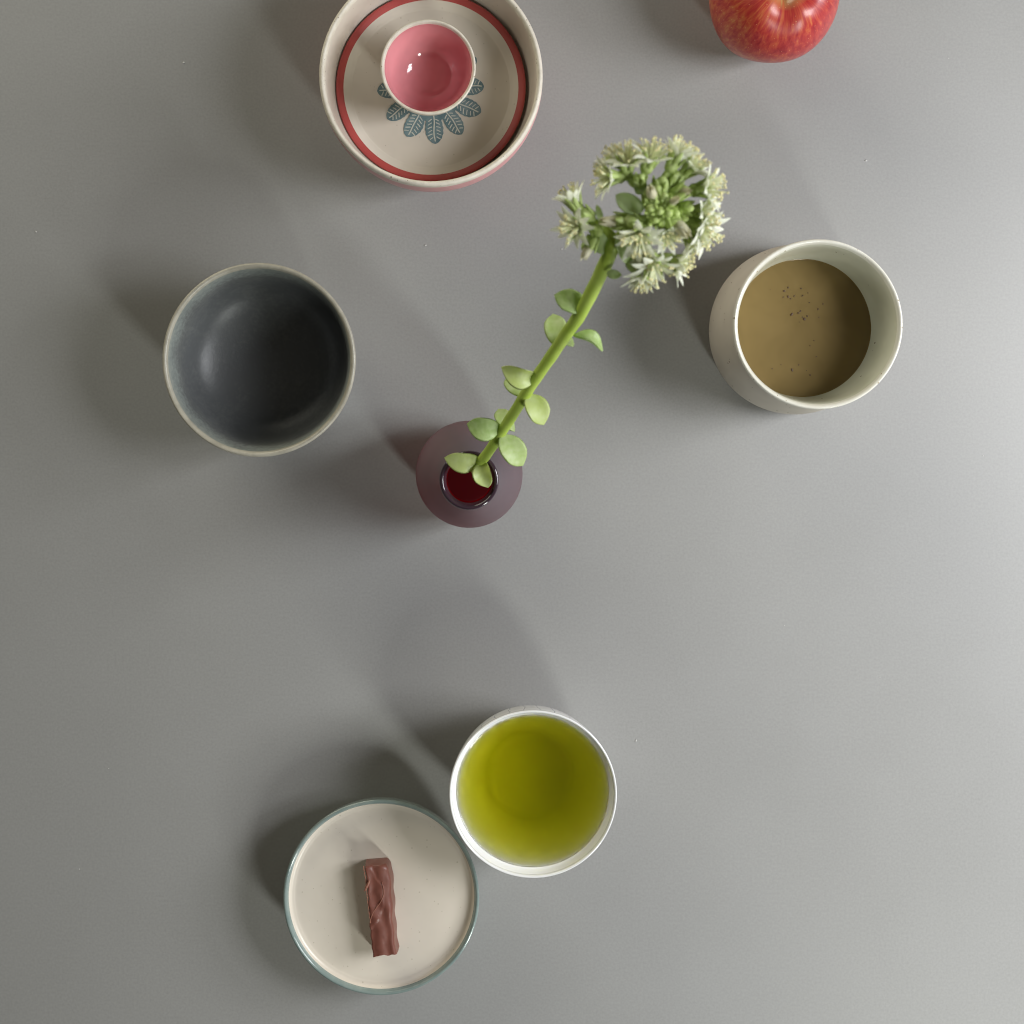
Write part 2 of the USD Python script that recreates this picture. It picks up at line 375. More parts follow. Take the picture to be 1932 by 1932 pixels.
px_, py_, _ = W(813, 164, 0.031)
plate = thing("small_plate", "cream plate with coral red rim and blue leaf print lying inside the pink bowl", "plate", (px_, py_, 0))
under = smooth_profile([(0.0, 0.0215), (0.036, 0.0215), (0.040, 0.0195), (0.044, 0.0215), (0.0555, 0.0268), (0.0592, 0.0296)])
band = smooth_profile([(0.0592, 0.0296), (0.0594, 0.0308), (0.0584, 0.0313), (0.0565, 0.0307), (0.0548, 0.0299)], 5)
floor = smooth_profile([(0.0548, 0.0299), (0.0535, 0.0290), (0.0505, 0.0272), (0.0470, 0.0264), (0.030, 0.0260), (0.0, 0.0258)])
put("underside", lathe(under), M["cream"], plate)
put("red_rim", lathe(band), M["red"], plate)
put("well", lathe(floor), M["cream"], plate)
# leaf print: a disc of twelve leaves with pale veins, a thin raised layer of slip
pz = 0.0262


def flat_poly(poly, z0, z1):
    m = trimesh.creation.extrude_polygon(poly, z1 - z0, engine="earcut")
    m.apply_translation([0, 0, z0]); return m


from shapely.geometry import Polygon, LineString, Point
from shapely.ops import unary_union
put("print_centre", flat_poly(Point(0, 0).buffer(0.0205, 48), pz - .0004, pz + .00004), M["teal_print"], plate, smooth=False)
for k in range(12):
    a = math.radians(-86 - 30 * k + RNG.uniform(-2, 2))
    R = 0.0340 * RNG.uniform(.97, 1.02); r0 = 0.0155
    t = np.linspace(0, 1, 26)
    wid = 0.0053 * RNG.uniform(.93, 1.05) * np.interp(t, [0, .25, .5, .7, .85, .94, .98, 1], [.55, .86, 1.0, .94, .70, .44, .25, .05])
    wid = wid * (1 + .03 * np.sin(t * 40 + k))
    bend = .0010 * math.sin(k * 1.7) * np.sin(t * 3)
    x = r0 + (R - r0) * t
    pol = Polygon(np.vstack([np.stack([x, bend + wid], 1), np.stack([x, bend - wid], 1)[::-1]])).buffer(.0003)
    veins = [LineString(np.stack([x[2:-2], bend[2:-2] + .0004 * np.sin(t[2:-2] * 7 + k)], 1)).buffer(.00038)]
    for q in range(6):
        tq = .2 + .125 * q; i = int(tq * 25)
        for s in (-1, 1):
            w0 = wid[i] * .30; w1 = wid[i] * RNG.uniform(.66, .86)
            veins.append(LineString([(x[i] + RNG.uniform(-.0002, .0002), bend[i] + s * w0), (x[i] + .0005, bend[i] + s * (w0 + w1) / 2), (x[i] + .0011, bend[i] + s * w1)]).buffer(.00027 * RNG.uniform(.8, 1.25)))
    rot = lambda g: __import__("shapely").affinity.rotate(g, math.degrees(a), origin=(0, 0))
    # follow the very gentle dish of the plate floor: lay the print a hair above it
    lp = put("painted_leaf", flat_poly(rot(pol), pz - .0004, pz + .00008 + .000015 * (k % 2)), M["teal_print"], plate, smooth=False)
    vv = unary_union(veins).intersection(pol)
    put("veins", cat_m([flat_poly(rot(g), pz - .0002, pz + .00016) for g in getattr(vv, "geoms", [vv]) if g.area > 1e-9]), M["print_line"], lp, smooth=False)

cx_, cy_, _ = W(808, 128, 0.0615)
cup = thing("sake_cup", "tiny cup with glossy rose pink inside and cream rim standing on the leaf-printed plate", "cup", (cx_, cy_, 0))
zb = 0.0264
co = smooth_profile([(0.0, zb + .003), (0.0105, zb + .003), (0.0122, zb + .0002), (0.0150, zb + .0002), (0.0155, zb + .004), (0.0205, zb + .010), (0.0252, zb + .0195), (0.0276, zb + .030), (0.02855, zb + .0355)])
cr = smooth_profile([(0.02855, zb + .0355), (0.0286, zb + .0368), (0.0279, zb + .0374), (0.0270, zb + .0369), (0.0264, zb + .0352)], 6)
ci = smooth_profile([(0.0264, zb + .0352), (0.0256, zb + .0300), (0.0232, zb + .0208), (0.0196, zb + .0140), (0.0152, zb + .0100), (0.0105, zb + .0078), (0.0060, zb + .0068), (0.0, zb + .0065)])
put("outer_wall", lathe(co, wob=.002, seed=2), M["cream"], cup)
put("rim", lathe(cr, wob=.002, seed=2), M["cream_rim"], cup)
put("inner_wall", lathe(ci, wob=.002, seed=2), M["pink_cup"], cup)

# ------------------------------------------------------------------ apple
ax, ay, _ = W(1456, 2, 0.036)
apple = thing("apple", "red apple streaked with yellow, cut off by the top edge of the picture", "apple", (ax, ay, 0), 20)
prof = smooth_profile([(0.0, 0.0055), (0.006, 0.0035), (0.0120, 0.0005), (0.0185, 0.0018), (0.0275, 0.0090), (0.0350, 0.0215), (0.0388, 0.0370), (0.0378, 0.0505), (0.0320, 0.0630), (0.0235, 0.0705), (0.0150, 0.0722), (0.0085, 0.0690), (0.0040, 0.0625), (0.0, 0.0590)], 10)
am = lathe(prof, n=160)
v = am.vertices.copy(); az = np.arctan2(v[:, 1], v[:, 0])
lob = np.clip(1 - v[:, 2] / .06, 0, 1)
v[:, :2] *= (1 + .012 * np.cos(5 * az + .6) * (0.4 + lob) + .010 * np.cos(2 * az + 1))[:, None]
v[:, 2] += .0012 * np.cos(5 * az + .6) * np.clip((v[:, 2] - .055) / .015, 0, 1) * np.clip(np.hypot(v[:, 0], v[:, 1]) / .012, 0, 1)
am.vertices = v
put("skin", am, M["apple"], apple, smooth=True)
put("stalk", tube(spline([(0, 0, .0585), (.0006, .0008, .066), (.0016, .0030, .074), (.0022, .0058, .080)]), [.0010] * 8 + [.0011] * 8 + [.0012] * 8 + [.0014] * 7, 10), M["stalk"], apple)

# ------------------------------------------------------------------ grey bowl
gx, gy, _ = W(488, 679, 0.060)
gb = thing("tea_bowl", "empty round stoneware bowl with dark slate grey inside and pale bare rim", "bowl", (gx, gy, 0))
go = smooth_profile([(0.0, 0.004), (0.019, 0.004), (0.0215, 0.0006), (0.0265, 0.0006), (0.0280, 0.004), (0.0400, 0.0115), (0.0505, 0.0250), (0.0562, 0.0420), (0.0584, 0.0560)])
gr = smooth_profile([(0.0584, 0.0560), (0.0586, 0.0586), (0.0577, 0.0600), (0.0562, 0.0597), (0.0553, 0.0580)], 6)
gi = smooth_profile([(0.0553, 0.0580), (0.0549, 0.0560), (0.0542, 0.0520), (0.0526, 0.0445)], 8)
gi2 = smooth_profile([(0.0526, 0.0445), (0.0511, 0.0345), (0.0484, 0.0255), (0.0443, 0.0192), (0.0382, 0.0147), (0.0300, 0.0113), (0.0200, 0.0086), (0.0100, 0.0070), (0.0, 0.0065)], 10)
put("outer_wall", lathe(go, wob=.0022, seed=3), M["slate_out"], gb)
put("rim", lathe(gr, wob=.0022, seed=3), M["slate_rim"], gb)

# inner glaze: one surface that breaks paler where it thins near the rim
M["slate_inner"] = usdkit.material(stage, f"{LK}/slate_breaking_glaze", {
    "tc": ("texture_coordinate", {}), "n": ("noise_texture", {"scale": 420.0, "detail": 5.0, "roughness": .65}), "nl": ("noise_texture", {"scale": 40.0, "detail": 4.0}),
    "sep": ("separate_xyz", {}), "za": ("map_range", {"from_min": 0.030, "from_max": 0.0575, "to_min": 0.0, "to_max": 0.8, "clamp": True}),
    "nn": ("math", {"math_type": "multiply_add", "value2": 0.9, "value3": -0.45}), "nm": ("math", {"math_type": "multiply_add", "value2": 0.7, "value3": -0.35}),
    "a1": ("math", {"math_type": "add"}), "a2": ("math", {"math_type": "add", "use_clamp": True}),
    "r": ("rgb_ramp", {"ramp": [(0.0, (0.098, 0.103, 0.106)), (0.35, (0.140, 0.145, 0.141)), (0.7, (0.24, 0.262, 0.246)), (1.0, (0.34, 0.35, 0.31))]}),
    "b": ("bump", {"strength": 0.22, "distance": 0.0006}),
    "p": ("principled_bsdf", {"roughness": 0.40, "specular_ior_level": 0.5})},
    [("tc.object", "n.vector"), ("tc.object", "nl.vector"), ("tc.object", "sep.vector"), ("sep.z", "za.value"), ("n.fac", "nn.value1"), ("nl.fac", "nm.value1"), ("za.result", "a1.value1"), ("nn.value", "a1.value2"),
     ("a1.value", "a2.value1"), ("nm.value", "a2.value2"), ("a2.value", "r.fac"), ("r.color", "p.base_color"), ("n.fac", "b.height"), ("b.normal", "p.normal")], surface="p.BSDF")
put("inner_wall", lathe(np.vstack([gi[:-1], gi2]), wob=.0022, seed=3), M["slate_inner"], gb)

# ------------------------------------------------------------------ mug with coffee
mx, my, _ = W(1500.5, 622, 0.020)
mug = thing("mug", "speckled off white clay mug full of milky coffee", "mug", (mx, my, 0))
mo = smooth_profile([(0.0, 0.003), (0.040, 0.003), (0.043, 0.0006), (0.0475, 0.0008), (0.0522, 0.0070), (0.0537, 0.0170), (0.0530, 0.0300), (0.0510, 0.0440), (0.0492, 0.0570), (0.0490, 0.0650), (0.0500, 0.0705)])
mr = smooth_profile([(0.0500, 0.0705), (0.0505, 0.0730), (0.0498, 0.0745), (0.0485, 0.0742), (0.0474, 0.0724)], 6)
mi = smooth_profile([(0.0474, 0.0724), (0.0465, 0.0680), (0.0456, 0.0580), (0.0446, 0.0470), (0.0428, 0.0370), (0.0405, 0.0230), (0.034, 0.011), (0.02, 0.0075), (0.0, 0.007)])
put("outer_wall", lathe(mo, wob=.002, seed=4), M["mug_clay"], mug)
put("rim", lathe(mr, wob=.002, seed=4), M["mug_rim"], mug)
put("inner_wall", lathe(mi, wob=.002, seed=4), M["mug_glaze"], mug)
coffee = thing("coffee", "milky brown coffee with dark specks filling the off white mug", "coffee", (mx, my, 0))
cz = 0.0370
cof = smooth_profile([(0.0, cz - .010), (0.039, cz - .010), (0.0408, cz - .006), (0.0427, cz - .0003), (0.04285, cz + .0003), (0.0422, cz), (0.041, cz - .0001), (0.02, cz - .0001), (0.0, cz - .0001)], 5)
cof[:, 0] *= 1.0
put("liquid", lathe(cof, wob=.002, seed=4), M["coffee"], coffee)
gr_ = []
for (sx, sy, ss) in [(757, 580, 9), (790, 552, 7), (790, 628, 9), (842, 622, 6), (811, 645, 6), (750, 632, 5), (898, 560, 7), (910, 620, 6), (956, 596, 4), (968, 677, 6), (1081, 688, 6), (1040, 732, 6), (1047, 800, 4), (820, 776, 12), (876, 764, 7), (893, 748, 6), (925, 815, 14), (950, 790, 7), (910, 800, 6), (885, 840, 4),
                     (1006, 993, 6), (973, 1037, 6), (1025, 1129, 6), (657, 1228, 5), (823, 1240, 9), (878, 1197, 5), (943, 1245, 5), (973, 1282, 9), (640, 570, 4), (730, 1195, 4)]:
    p = W((1440 + sx * .24845) / 1.1004, (460 + sy * .24845) / 1.1004, cz) - np.array([mx, my, 0])
    p[2] += .00018; r = L(ss * .24845 / 1.1004, cz) * 1.0
    s = trimesh.creation.icosphere(1, r); s.vertices *= [RNG.uniform(.8, 1.7), RNG.uniform(.6, 1), .25]
    s.vertices = s.vertices @ trimesh.transformations.rotation_matrix(RNG.uniform(0, 3), [0, 0, 1])[:3, :3].T
    s.apply_translation(p); gr_.append(s)
put("coffee_grounds", cat_m(gr_), M["grounds"], coffee, kind="stuff")

# ------------------------------------------------------------------ white cup with tea
tx, ty, _ = W(1005.7, 1498.9, 0.065)
tcup = thing("tea_cup", "thin white porcelain cup full of green tea beside the blue-rimmed plate", "cup", (tx, ty, 0))
to = smooth_profile([(0.0, 0.0022), (0.023, 0.0022), (0.0255, 0.0006), (0.0285, 0.0006), (0.030, 0.0030), (0.0368, 0.0095), (0.0428, 0.0205), (0.0470, 0.0365), (0.0494, 0.0530), (0.0502, 0.0625)])
tr = smooth_profile([(0.0502, 0.0625), (0.0504, 0.0643), (0.0498, 0.0650), (0.0489, 0.0644), (0.0486, 0.0626)], 6)
ti = smooth_profile([(0.0486, 0.0626), (0.0474, 0.0592), (0.0456, 0.0560), (0.0438, 0.0490), (0.0406, 0.0385), (0.0362, 0.0285), (0.0318, 0.0205), (0.0288, 0.0135), (0.0268, 0.0075), (0.0235, 0.0046), (0.0160, 0.0038), (0.0, 0.0036)])
# outside: fine pale pencil-grey vertical lines
M["porcelain_lines"] = usdkit.material(stage, f"{LK}/white_porcelain_with_lines", {
    "tc": ("texture_coordinate", {}), "sep": ("separate_xyz", {}), "at": ("math", {"math_type": "arctan2"}),
    "n": ("noise_texture", {"scale": 60.0, "detail": 2.0}), "nn": ("math", {"math_type": "multiply_add", "value2": 0.12, "value3": -0.06}), "s": ("math", {"math_type": "add"}),
    "mul": ("math", {"math_type": "multiply", "value2": 5.4}), "fr": ("math", {"math_type": "fraction"}), "lt": ("math", {"math_type": "less_than", "value2": 0.055}),
    "mix": ("mix", {"color1": (0.84, 0.83, 0.81), "color2": (0.42, 0.43, 0.45)}), "p": ("principled_bsdf", {"roughness": 0.16})},
    [("tc.object", "sep.vector"), ("sep.y", "at.value1"), ("sep.x", "at.value2"), ("tc.object", "n.vector"), ("n.fac", "nn.value1"), ("at.value", "s.value1"), ("nn.value", "s.value2"), ("s.value", "mul.value1"), ("mul.value", "fr.value1"), ("fr.value", "lt.value1"),
     ("lt.value", "mix.fac"), ("mix.color", "p.base_color")], surface="p.BSDF")
put("outer_wall", lathe(to), M["porcelain_lines"], tcup)
put("rim", lathe(tr), M["porcelain"], tcup)
put("inner_wall", lathe(ti), M["porcelain_in"], tcup)
tz = 0.0570
tea = thing("green_tea", "clear yellow-green tea filling the white porcelain cup", "tea", (tx, ty, 0))
below = [p for p in ti if p[1] < tz - .0016]
r_at = np.interp(tz, ti[::-1, 1], ti[::-1, 0])
# the liquid wets the wall: its skin lies a hair inside the porcelain
pr = [(r_at + .0002, tz + .0002)] + [(max(p[0] + .0002, 0) if p[0] > 1e-6 else 0, p[1] - .0002) for p in below]
top = smooth_profile([(0.0, tz), (0.030, tz), (r_at - .0028, tz), (r_at - .0010, tz + .00010), (r_at + .0002, tz + .0006)], 6)
put("liquid", lathe(np.vstack([top, pr[1:]])), M["tea"], tea)

# ------------------------------------------------------------------ blue-rimmed plate with chocolate
qx, qy, _ = W(719.2, 1693, 0.030)
dish = thing("dessert_plate", "flat cream plate with blue-green glazed rim under the chocolate bar", "plate", (qx, qy, 0))
do = smooth_profile([(0.0, 0.003), (0.040, 0.003), (0.043, 0.0006), (0.0480, 0.0006), (0.0520, 0.0030), (0.0575, 0.0120), (0.0602, 0.0220), (0.0612, 0.0285)])
dr = smooth_profile([(0.0612, 0.0285), (0.0613, 0.0302), (0.0604, 0.0309), (0.0594, 0.0306), (0.0586, 0.0294), (0.0582, 0.0281)], 8)
di = smooth_profile([(0.0582, 0.0281), (0.0573, 0.0265), (0.0555, 0.0256), (0.0510, 0.0251), (0.0300, 0.0248), (0.0, 0.0247)])
put("outer_wall", lathe(do, wob=.0015, seed=6), M["teal_rim"], dish)
put("rim", lathe(dr, wob=.0015, seed=6), M["teal_rim"], dish)
put("well", lathe(di, wob=.0015, seed=6), M["cream"], dish)


def C7(cx, cy, z):
    return W((560 + cx * .24327) / 1.1004, (1630 + cy * .24327) / 1.1004, z)


zt, zf = 0.0390, 0.0248
A, B = C7(914, 690, zt), C7(978, 1464, zt)          # centre line of the top face, far to near
axis = (A - B)[:2]; Lb = np.linalg.norm(axis); axis /= Lb
ctr = (A + B) / 2
rzb = math.degrees(math.atan2(axis[1], axis[0])) - 90
bar = thing("chocolate_bar", "small ridged milk chocolate finger lying on the blue-rimmed plate", "chocolate", (ctr[0], ctr[1], zf), rzb)
hw = L(200 * .24327 / 1.1004, zt) / 2
hh = zt - zf
nu, nv = 150, 76
# cross-section: rounded rectangle, more rounded on the right
def section():
    out = []
    rl, rr = .0007, .0026
    for (cxx, czz, r, a0) in ((hw - rr, hh - rr, rr, 0), (-hw + rl, hh - rl, rl, 90), (-hw - .0003 + .0006, .0006, .0006, 180), (hw + .0010 - .0008, .0008, .0008, 270)):
        for q in range(9):
            a = math.radians(a0 + 90 * q / 8)
            out.append((cxx + r * math.cos(a), czz + r * math.sin(a)))
    return np.array(out)
sec = section()
sec = np.vstack([sec, sec[:1]])
d = np.r_[0, np.cumsum(np.linalg.norm(np.diff(sec, axis=0), axis=1))]
u = np.linspace(0, d[-1], nv + 1)[:-1]
sec = np.stack([np.interp(u, d, sec[:, 0]), np.interp(u, d, sec[:, 1])], 1)
ys = np.linspace(-Lb / 2, Lb / 2, nu)
Sx = np.array([(.22, .5), (.36, .37), (.62, .27), (.66, .20), (.60, .06), (.44, -.06), (.22, -.14), (.02, -.20), (-.4, -.22)])   # S-shaped fold: (across 0..1, along)
Vs = []
for i, y in enumerate(ys):
    t = y / Lb
    p = sec.copy()
    end = min(Lb / 2 - y, Lb / 2 + y)
    top_w = np.clip((p[:, 1] - hh * .55) / (hh * .4), 0, 1)
    xs = (p[:, 0] + hw) / (2 * hw)
    rip = .00042 * np.sin(xs * 9.5 + 2.0 * t * 3 + 1.2 * math.sin(9 * t)) + .0005 * (meshkit.fbm(np.stack([p[:, 0] * 260, np.full(nv, y * 110), np.zeros(nv)], 1), 3, 3) - .5)
    fx = np.interp(t, Sx[::-1, 1], Sx[::-1, 0])
    sx2 = p[:, 0] * 0
    if t > -.22:
        sx2 = .00060 / (1 + np.exp((xs - fx) * 38)) + .00022 * np.exp(-((xs - fx) / .035) ** 2)
    p[:, 1] += top_w * (rip + sx2 - .0007)
    side = np.clip(1 - p[:, 1] / hh, 0, 1)
    p[:, 0] += .00035 * np.sin(y * 420 + 1.0) * (p[:, 0] > 0) + .00022 * np.sin(y * 900) * (p[:, 0] < 0) + .0003 * math.sin(y * 130)
    # rounded far end on the right, slightly ragged near end
    yy = np.full(nv, y)
    far = np.clip((y - (Lb / 2 - .004)) / .004, 0, 1)
    p[:, 0] = np.where(p[:, 0] > 0, p[:, 0] * (1 - .30 * far ** 2), p[:, 0])
    p[:, 1] = np.where(p[:, 1] > hh * .5, p[:, 1] - .0012 * far ** 3, p[:, 1])
    near = np.clip((-(y + Lb / 2 - .003)) / .003 + 1, 0, 1) if y < -Lb / 2 + .003 else 0
    yy = yy + near * .0016 * (meshkit.noise(np.stack([p[:, 0] * 420, p[:, 1] * 420, np.zeros(nv)], 1), 9) - .35)
    Vs.append(np.stack([p[:, 0], yy, p[:, 1]], 1))
Vs = np.array(Vs)
V = Vs.reshape(-1, 3); F = []
ii, jj = np.meshgrid(np.arange(nu - 1), np.arange(nv), indexing="ij"); j2 = (jj + 1) % nv
q = np.stack([ii * nv + jj, (ii + 1) * nv + jj, (ii + 1) * nv + j2, ii * nv + j2], -1).reshape(-1, 4)
F = [q[:, [0, 2, 1]], q[:, [0, 3, 2]]]
V = np.vstack([V, Vs[0].mean(0) + [0, .0002, 0], Vs[-1].mean(0) + [0, .0003, 0]])
k = np.arange(nv)
F.append(np.stack([np.full(nv, nu * nv), k, (k + 1) % nv], 1)); F.append(np.stack([np.full(nv, nu * nv + 1), (nu - 1) * nv + (k + 1) % nv, (nu - 1) * nv + k], 1))
bm = trimesh.Trimesh(V, np.vstack(F), process=False); trimesh.repair.fix_normals(bm)
put("bar", bm, M["chocolate"], bar, smooth=50)
# curled flake on the left edge, and the pale broken seam along the fold
Ri = np.array([[math.cos(math.radians(rzb)), -math.sin(math.radians(rzb))], [math.sin(math.radians(rzb)), math.cos(math.radians(rzb))]])


def to_bar(p):
    q = np.array(p, float) - np.array([ctr[0], ctr[1], zf]); q[:2] = Ri.T @ q[:2]
    return q


fl = [to_bar(C7(*c, zt + dz)) for c, dz in (((808, 906), -.0006), ((826, 868), .0002), ((842, 838), .0009), ((855, 806), .0012))]
put("flake", tube(spline(fl, 6), np.interp(np.linspace(0, 1, 19), [0, .3, .7, 1], [.0003, .0010, .0007, .0002]), 7), M["choc_edge"], bar)
sl = [to_bar(C7(*c, zt + .0003)) for c in ((960, 830), (974, 900), (968, 950), (940, 1010), (905, 1055), (880, 1095), (864, 1140), (858, 1164))]
put("seam", tube(spline(sl, 6), .00022, 5), M["choc_edge"], bar)
ed = [to_bar(C7(*c, zt - .0003)) for c in ((800, 690), (806, 740), (818, 800), (826, 900), (832, 960), (842, 1040), (852, 1120), (860, 1180))]
put("ragged_edge", tube(spline(ed, 6), .00026 * (1 + .5 * np.sin(np.arange(43) * 1.9)), 5), M["choc_edge"], bar)

# ------------------------------------------------------------------ bud vase
vx, vy, _ = W(885.2, 894.8, 0.036)
vase = thing("bud_vase", "small round frosted plum glass vase holding the flowering stem", "vase", (vx, vy, 0))
zn = 0.104
vo = smooth_profile([(0.0, 0.002), (0.016, 0.0015), (0.0215, 0.0015), (0.0275, 0.0085), (0.0322, 0.0215), (0.0333, 0.0340), (0.0318, 0.0480), (0.0275, 0.0610), (0.0222, 0.0715), (0.0178, 0.0810), (0.0158, 0.0900), (0.0158, 0.0975)])
vm = smooth_profile([(0.0158, 0.0975), (0.0165, 0.1005), (0.0170, 0.1030), (0.0164, 0.1048), (0.0150, 0.1050), (0.0138, 0.1034), (0.0131, 0.1005)], 8)
vi = smooth_profile([(0.0131, 0.1005), (0.0127, 0.0960), (0.0129, 0.0900), (0.0145, 0.0840)])
bd = lathe(vo)
if bd.face_normals[np.argmax(bd.triangles_center[:, 0])][0] < 0:
    bd.invert()
put("body", bd, M["frost"], vase)
put("mouth", lathe(vm), M["mouth"], vase)
put("neck_lining", lathe(vi), M["wine"], vase)


# ------------------------------------------------------------------ flowering stem
def C3(cx, cy, z):
    return W((820 + cx * .32092) / 1.1004, (500 + cy * .32092) / 1.1004, z)


def C2(cx, cy, z):
    return W((1100 + cx * .2381) / 1.1004, (250 + cy * .2381) / 1.1004, z)


spr = thing("flower_stem", "single succulent stem with pale leaves and white star flowers leaning out of the plum vase", "flower", (vx, vy, 0))
O = np.array([vx, vy, 0])
zz = lambda t: 0.106 + (0.222 - 0.106) * t
stem_px = [(545, 1440, 0.0), (600, 1372, .06), (695, 1228, .17), (800, 1065, .30), (900, 905, .42), (1005, 755, .54), (1110, 600, .66), (1200, 470, .76), (1300, 275, .89), (1385, 95, 1.0)]
foot = C3(532, 1502, 0.022)
neck = C3(520, 1478, 0.0985)
pts = [foot, foot * .5 + neck * .5, neck] + [C3(a, b, zz(t)) for a, b, t in stem_px]
apex = C2(745, 1045, .227)
pts.append(apex)
sp = spline(np.array(pts) - O, 8)
rad = np.interp(np.linspace(0, 1, len(sp)), [0, .2, .6, .93, 1], [.0027, .0029, .0032, .0036, .0031])
rad = rad * (1 + .03 * np.sin(np.arange(len(sp)) * .9))
put("stem", tube(sp, rad, 18), M["stem"], spr)


def leaf_mesh(base, tip, width, normal, cup=.25, curl=.15, thick=.0016, tipw=1.0, peak=.52):
    """thick succulent leaf: rounded blade, pointed tip, hollowed along its middle"""
    base, tip = np.array(base, float), np.array(tip, float)
    ax_ = tip - base; ln = np.linalg.norm(ax_); ax_ /= ln
    nrm = np.array(normal, float); nrm -= ax_ * np.dot(nrm, ax_); nrm /= np.linalg.norm(nrm)
    sd = np.cross(nrm, ax_)
    nu_, nv_ = 22, 13
    tt = np.linspace(0, 1, nu_)
    # width along the length: narrow base, full belly, small point
    wp = np.interp(tt, [0, .06, .18, .35, peak, .70, .84, .93, .975, 1], [.20, .42, .76, .97, 1.0, .92, .66, .36, .15 * tipw, .0])
    k_ = np.array([.25, .5, .25]); wp[1:-1] = np.convolve(wp, k_, "same")[1:-1]
    vv = np.linspace(-1, 1, nv_)
    up, dn = [], []
    for t_, w_ in zip(tt, wp):
        c = base + ax_ * ln * t_ + nrm * ln * curl * (math.sin(math.pi * t_) - .6 * t_ ** 2)
        e = np.sqrt(np.clip(1 - vv ** 2, 0, 1)) * thick * (0.35 + .65 * math.sin(math.pi * min(1, .15 + .8 * t_)))
        h_ = cup * width * .5 * w_ * (vv ** 2) * math.sin(math.pi * min(1, .1 + t_ * .8))
        P = c[None] + sd[None] * (vv * w_ * width / 2)[:, None] + nrm[None] * h_[:, None]
        up.append(P + nrm[None] * e[:, None] * .45); dn.append(P - nrm[None] * e[:, None])
    up, dn = np.array(up), np.array(dn)
    V = np.vstack([up.reshape(-1, 3), dn.reshape(-1, 3)])
    F = []
    N = nu_ * nv_
    for i in range(nu_ - 1):
        for j in range(nv_ - 1):
            a, b, c, d_ = i * nv_ + j, i * nv_ + j + 1, (i + 1) * nv_ + j + 1, (i + 1) * nv_ + j
            F += [[a, c, b], [a, d_, c], [N + a, N + b, N + c], [N + a, N + c, N + d_]]
    for j in range(nv_ - 1):
        F += [[j, j + 1, N + j + 1], [j, N + j + 1, N + j]]
    m = trimesh.Trimesh(V, np.array(F), process=False)
    m.merge_vertices(digits_vertex=7); trimesh.repair.fix_normals(m)
    return m


def stem_z(cx, cy):
    best = min(((a - cx) ** 2 + (b - cy) ** 2, t) for a, b, t in stem_px)[1]
    a = np.array([[p[0], p[1]] for p in stem_px], float); dd = np.hypot(a[:, 0] - cx, a[:, 1] - cy)
    w = 1 / (dd + 20) ** 3
    return zz((w * np.array([p[2] for p in stem_px])).sum() / w.sum())


up_n = np.array([0, 0, 1.0])
leaves = [  # base px, tip px, width px, dz at tip, normal, cup, curl
    ((548, 1425), (322, 1412), 132, .004, (.05, -.35, 1), .25, .12),
    ((560, 1420), (598, 1600), 118, .000, (-.25, .1, 1), .45, .22),
    ((685, 1262), (832, 1455), 160, -.002, (.25, .1, 1), .18, .06),
    ((682, 1218), (466, 1190), 150, .002, (-.05, -.3, 1), .25, .12),
    ((735, 1215), (668, 1085), 100, -.010, (0, .2, 1), .2, .05),
    ((720, 1195), (778, 1215), 60, -.012, (.2, .2, 1), .2, .05),
    ((700, 1215), (600, 1272), 60, -.014, (.2, .2, 1), .2, .05),
    ((858, 995), (968, 1190), 150, -.001, (.2, .25, 1), .2, .08),
    ((918, 885), (690, 828), 138, .004, (-.1, -.45, 1), .45, .16),
    ((805, 1000), (735, 868), 110, -.010, (0, 0, 1), .2, .05),
    ((1160, 608), (1356, 698), 92, -.002, (.15, .75, 1), .35, .20),
    ((1060, 690), (1022, 468), 138, -.009, (-.1, .2, 1), .2, .06),
    ((1085, 640), (1160, 668), 62, -.010, (.1, .2, 1), .2, .05),
    ((1243, 440), (1032, 348), 140, .002, (-.1, .1, 1), .15, .08),
]
for li, (bpx, tpx, wpx, dz, nrm, cup_, curl_) in enumerate(leaves):
    zbase = stem_z(*bpx) + (0 if dz > -.005 else -.003)
    b_, t_ = C3(*bpx, zbase) - O, C3(*tpx, zbase + dz) - O
    peak = .52 if tpx != (1032, 348) else .66
    cup_ = cup_ * 1.7
    put("leaf", leaf_mesh(b_, t_, L(wpx * 1.08 * .32092 / 1.1004, zbase), nrm, cup_, curl_, peak=peak, thick=RNG.uniform(.0017, .0023)), M[("leaf_old", "leaf_old", "leaf", "leaf_deep", "leaf", "leaf", "leaf_deep")[li % 7]], spr, smooth=50)

# ---- flower head
def ellipsoid(a, b, c, sub=2):
    m = trimesh.creation.icosphere(sub, 1.0); m.vertices *= [a, b, c]; return m


def pointed(length, width, thick, bend, n=9, k=6, blunt=.35):
    """small lance-shaped petal or sepal along +z, bending towards +x"""
    P = []
    for i in range(n):
        t = i / (n - 1)
        w = width / 2 * (math.sin(math.pi * (.18 + .82 * t)) ** .8 if t < .97 else .02) * (1 if t > .1 else .75)
        th = thick * (1 - .6 * t) * (1 if t < .97 else .1)
        cx = bend * length * t * t; cz_ = length * t * (1 - .25 * abs(bend) * t)
        for j in range(k):
            a = 2 * math.pi * j / k
            P.append((cx + th / 2 * math.cos(a) - .25 * width * (math.sin(a)) ** 2 * 0, w * math.sin(a), cz_))
    F = []
    for i in range(n - 1):
        for j in range(k):
            a, b = i * k + j, i * k + (j + 1) % k
            F += [[a, b, b + k], [a, b + k, a + k]]
    F += [[0, j + 1, j] for j in range(1, k - 1)] + [[(n - 1) * k, (n - 1) * k + j, (n - 1) * k + j + 1] for j in range(1, k - 1)]
    m = trimesh.Trimesh(np.array(P), np.array(F), process=False); trimesh.repair.fix_normals(m)
    return m


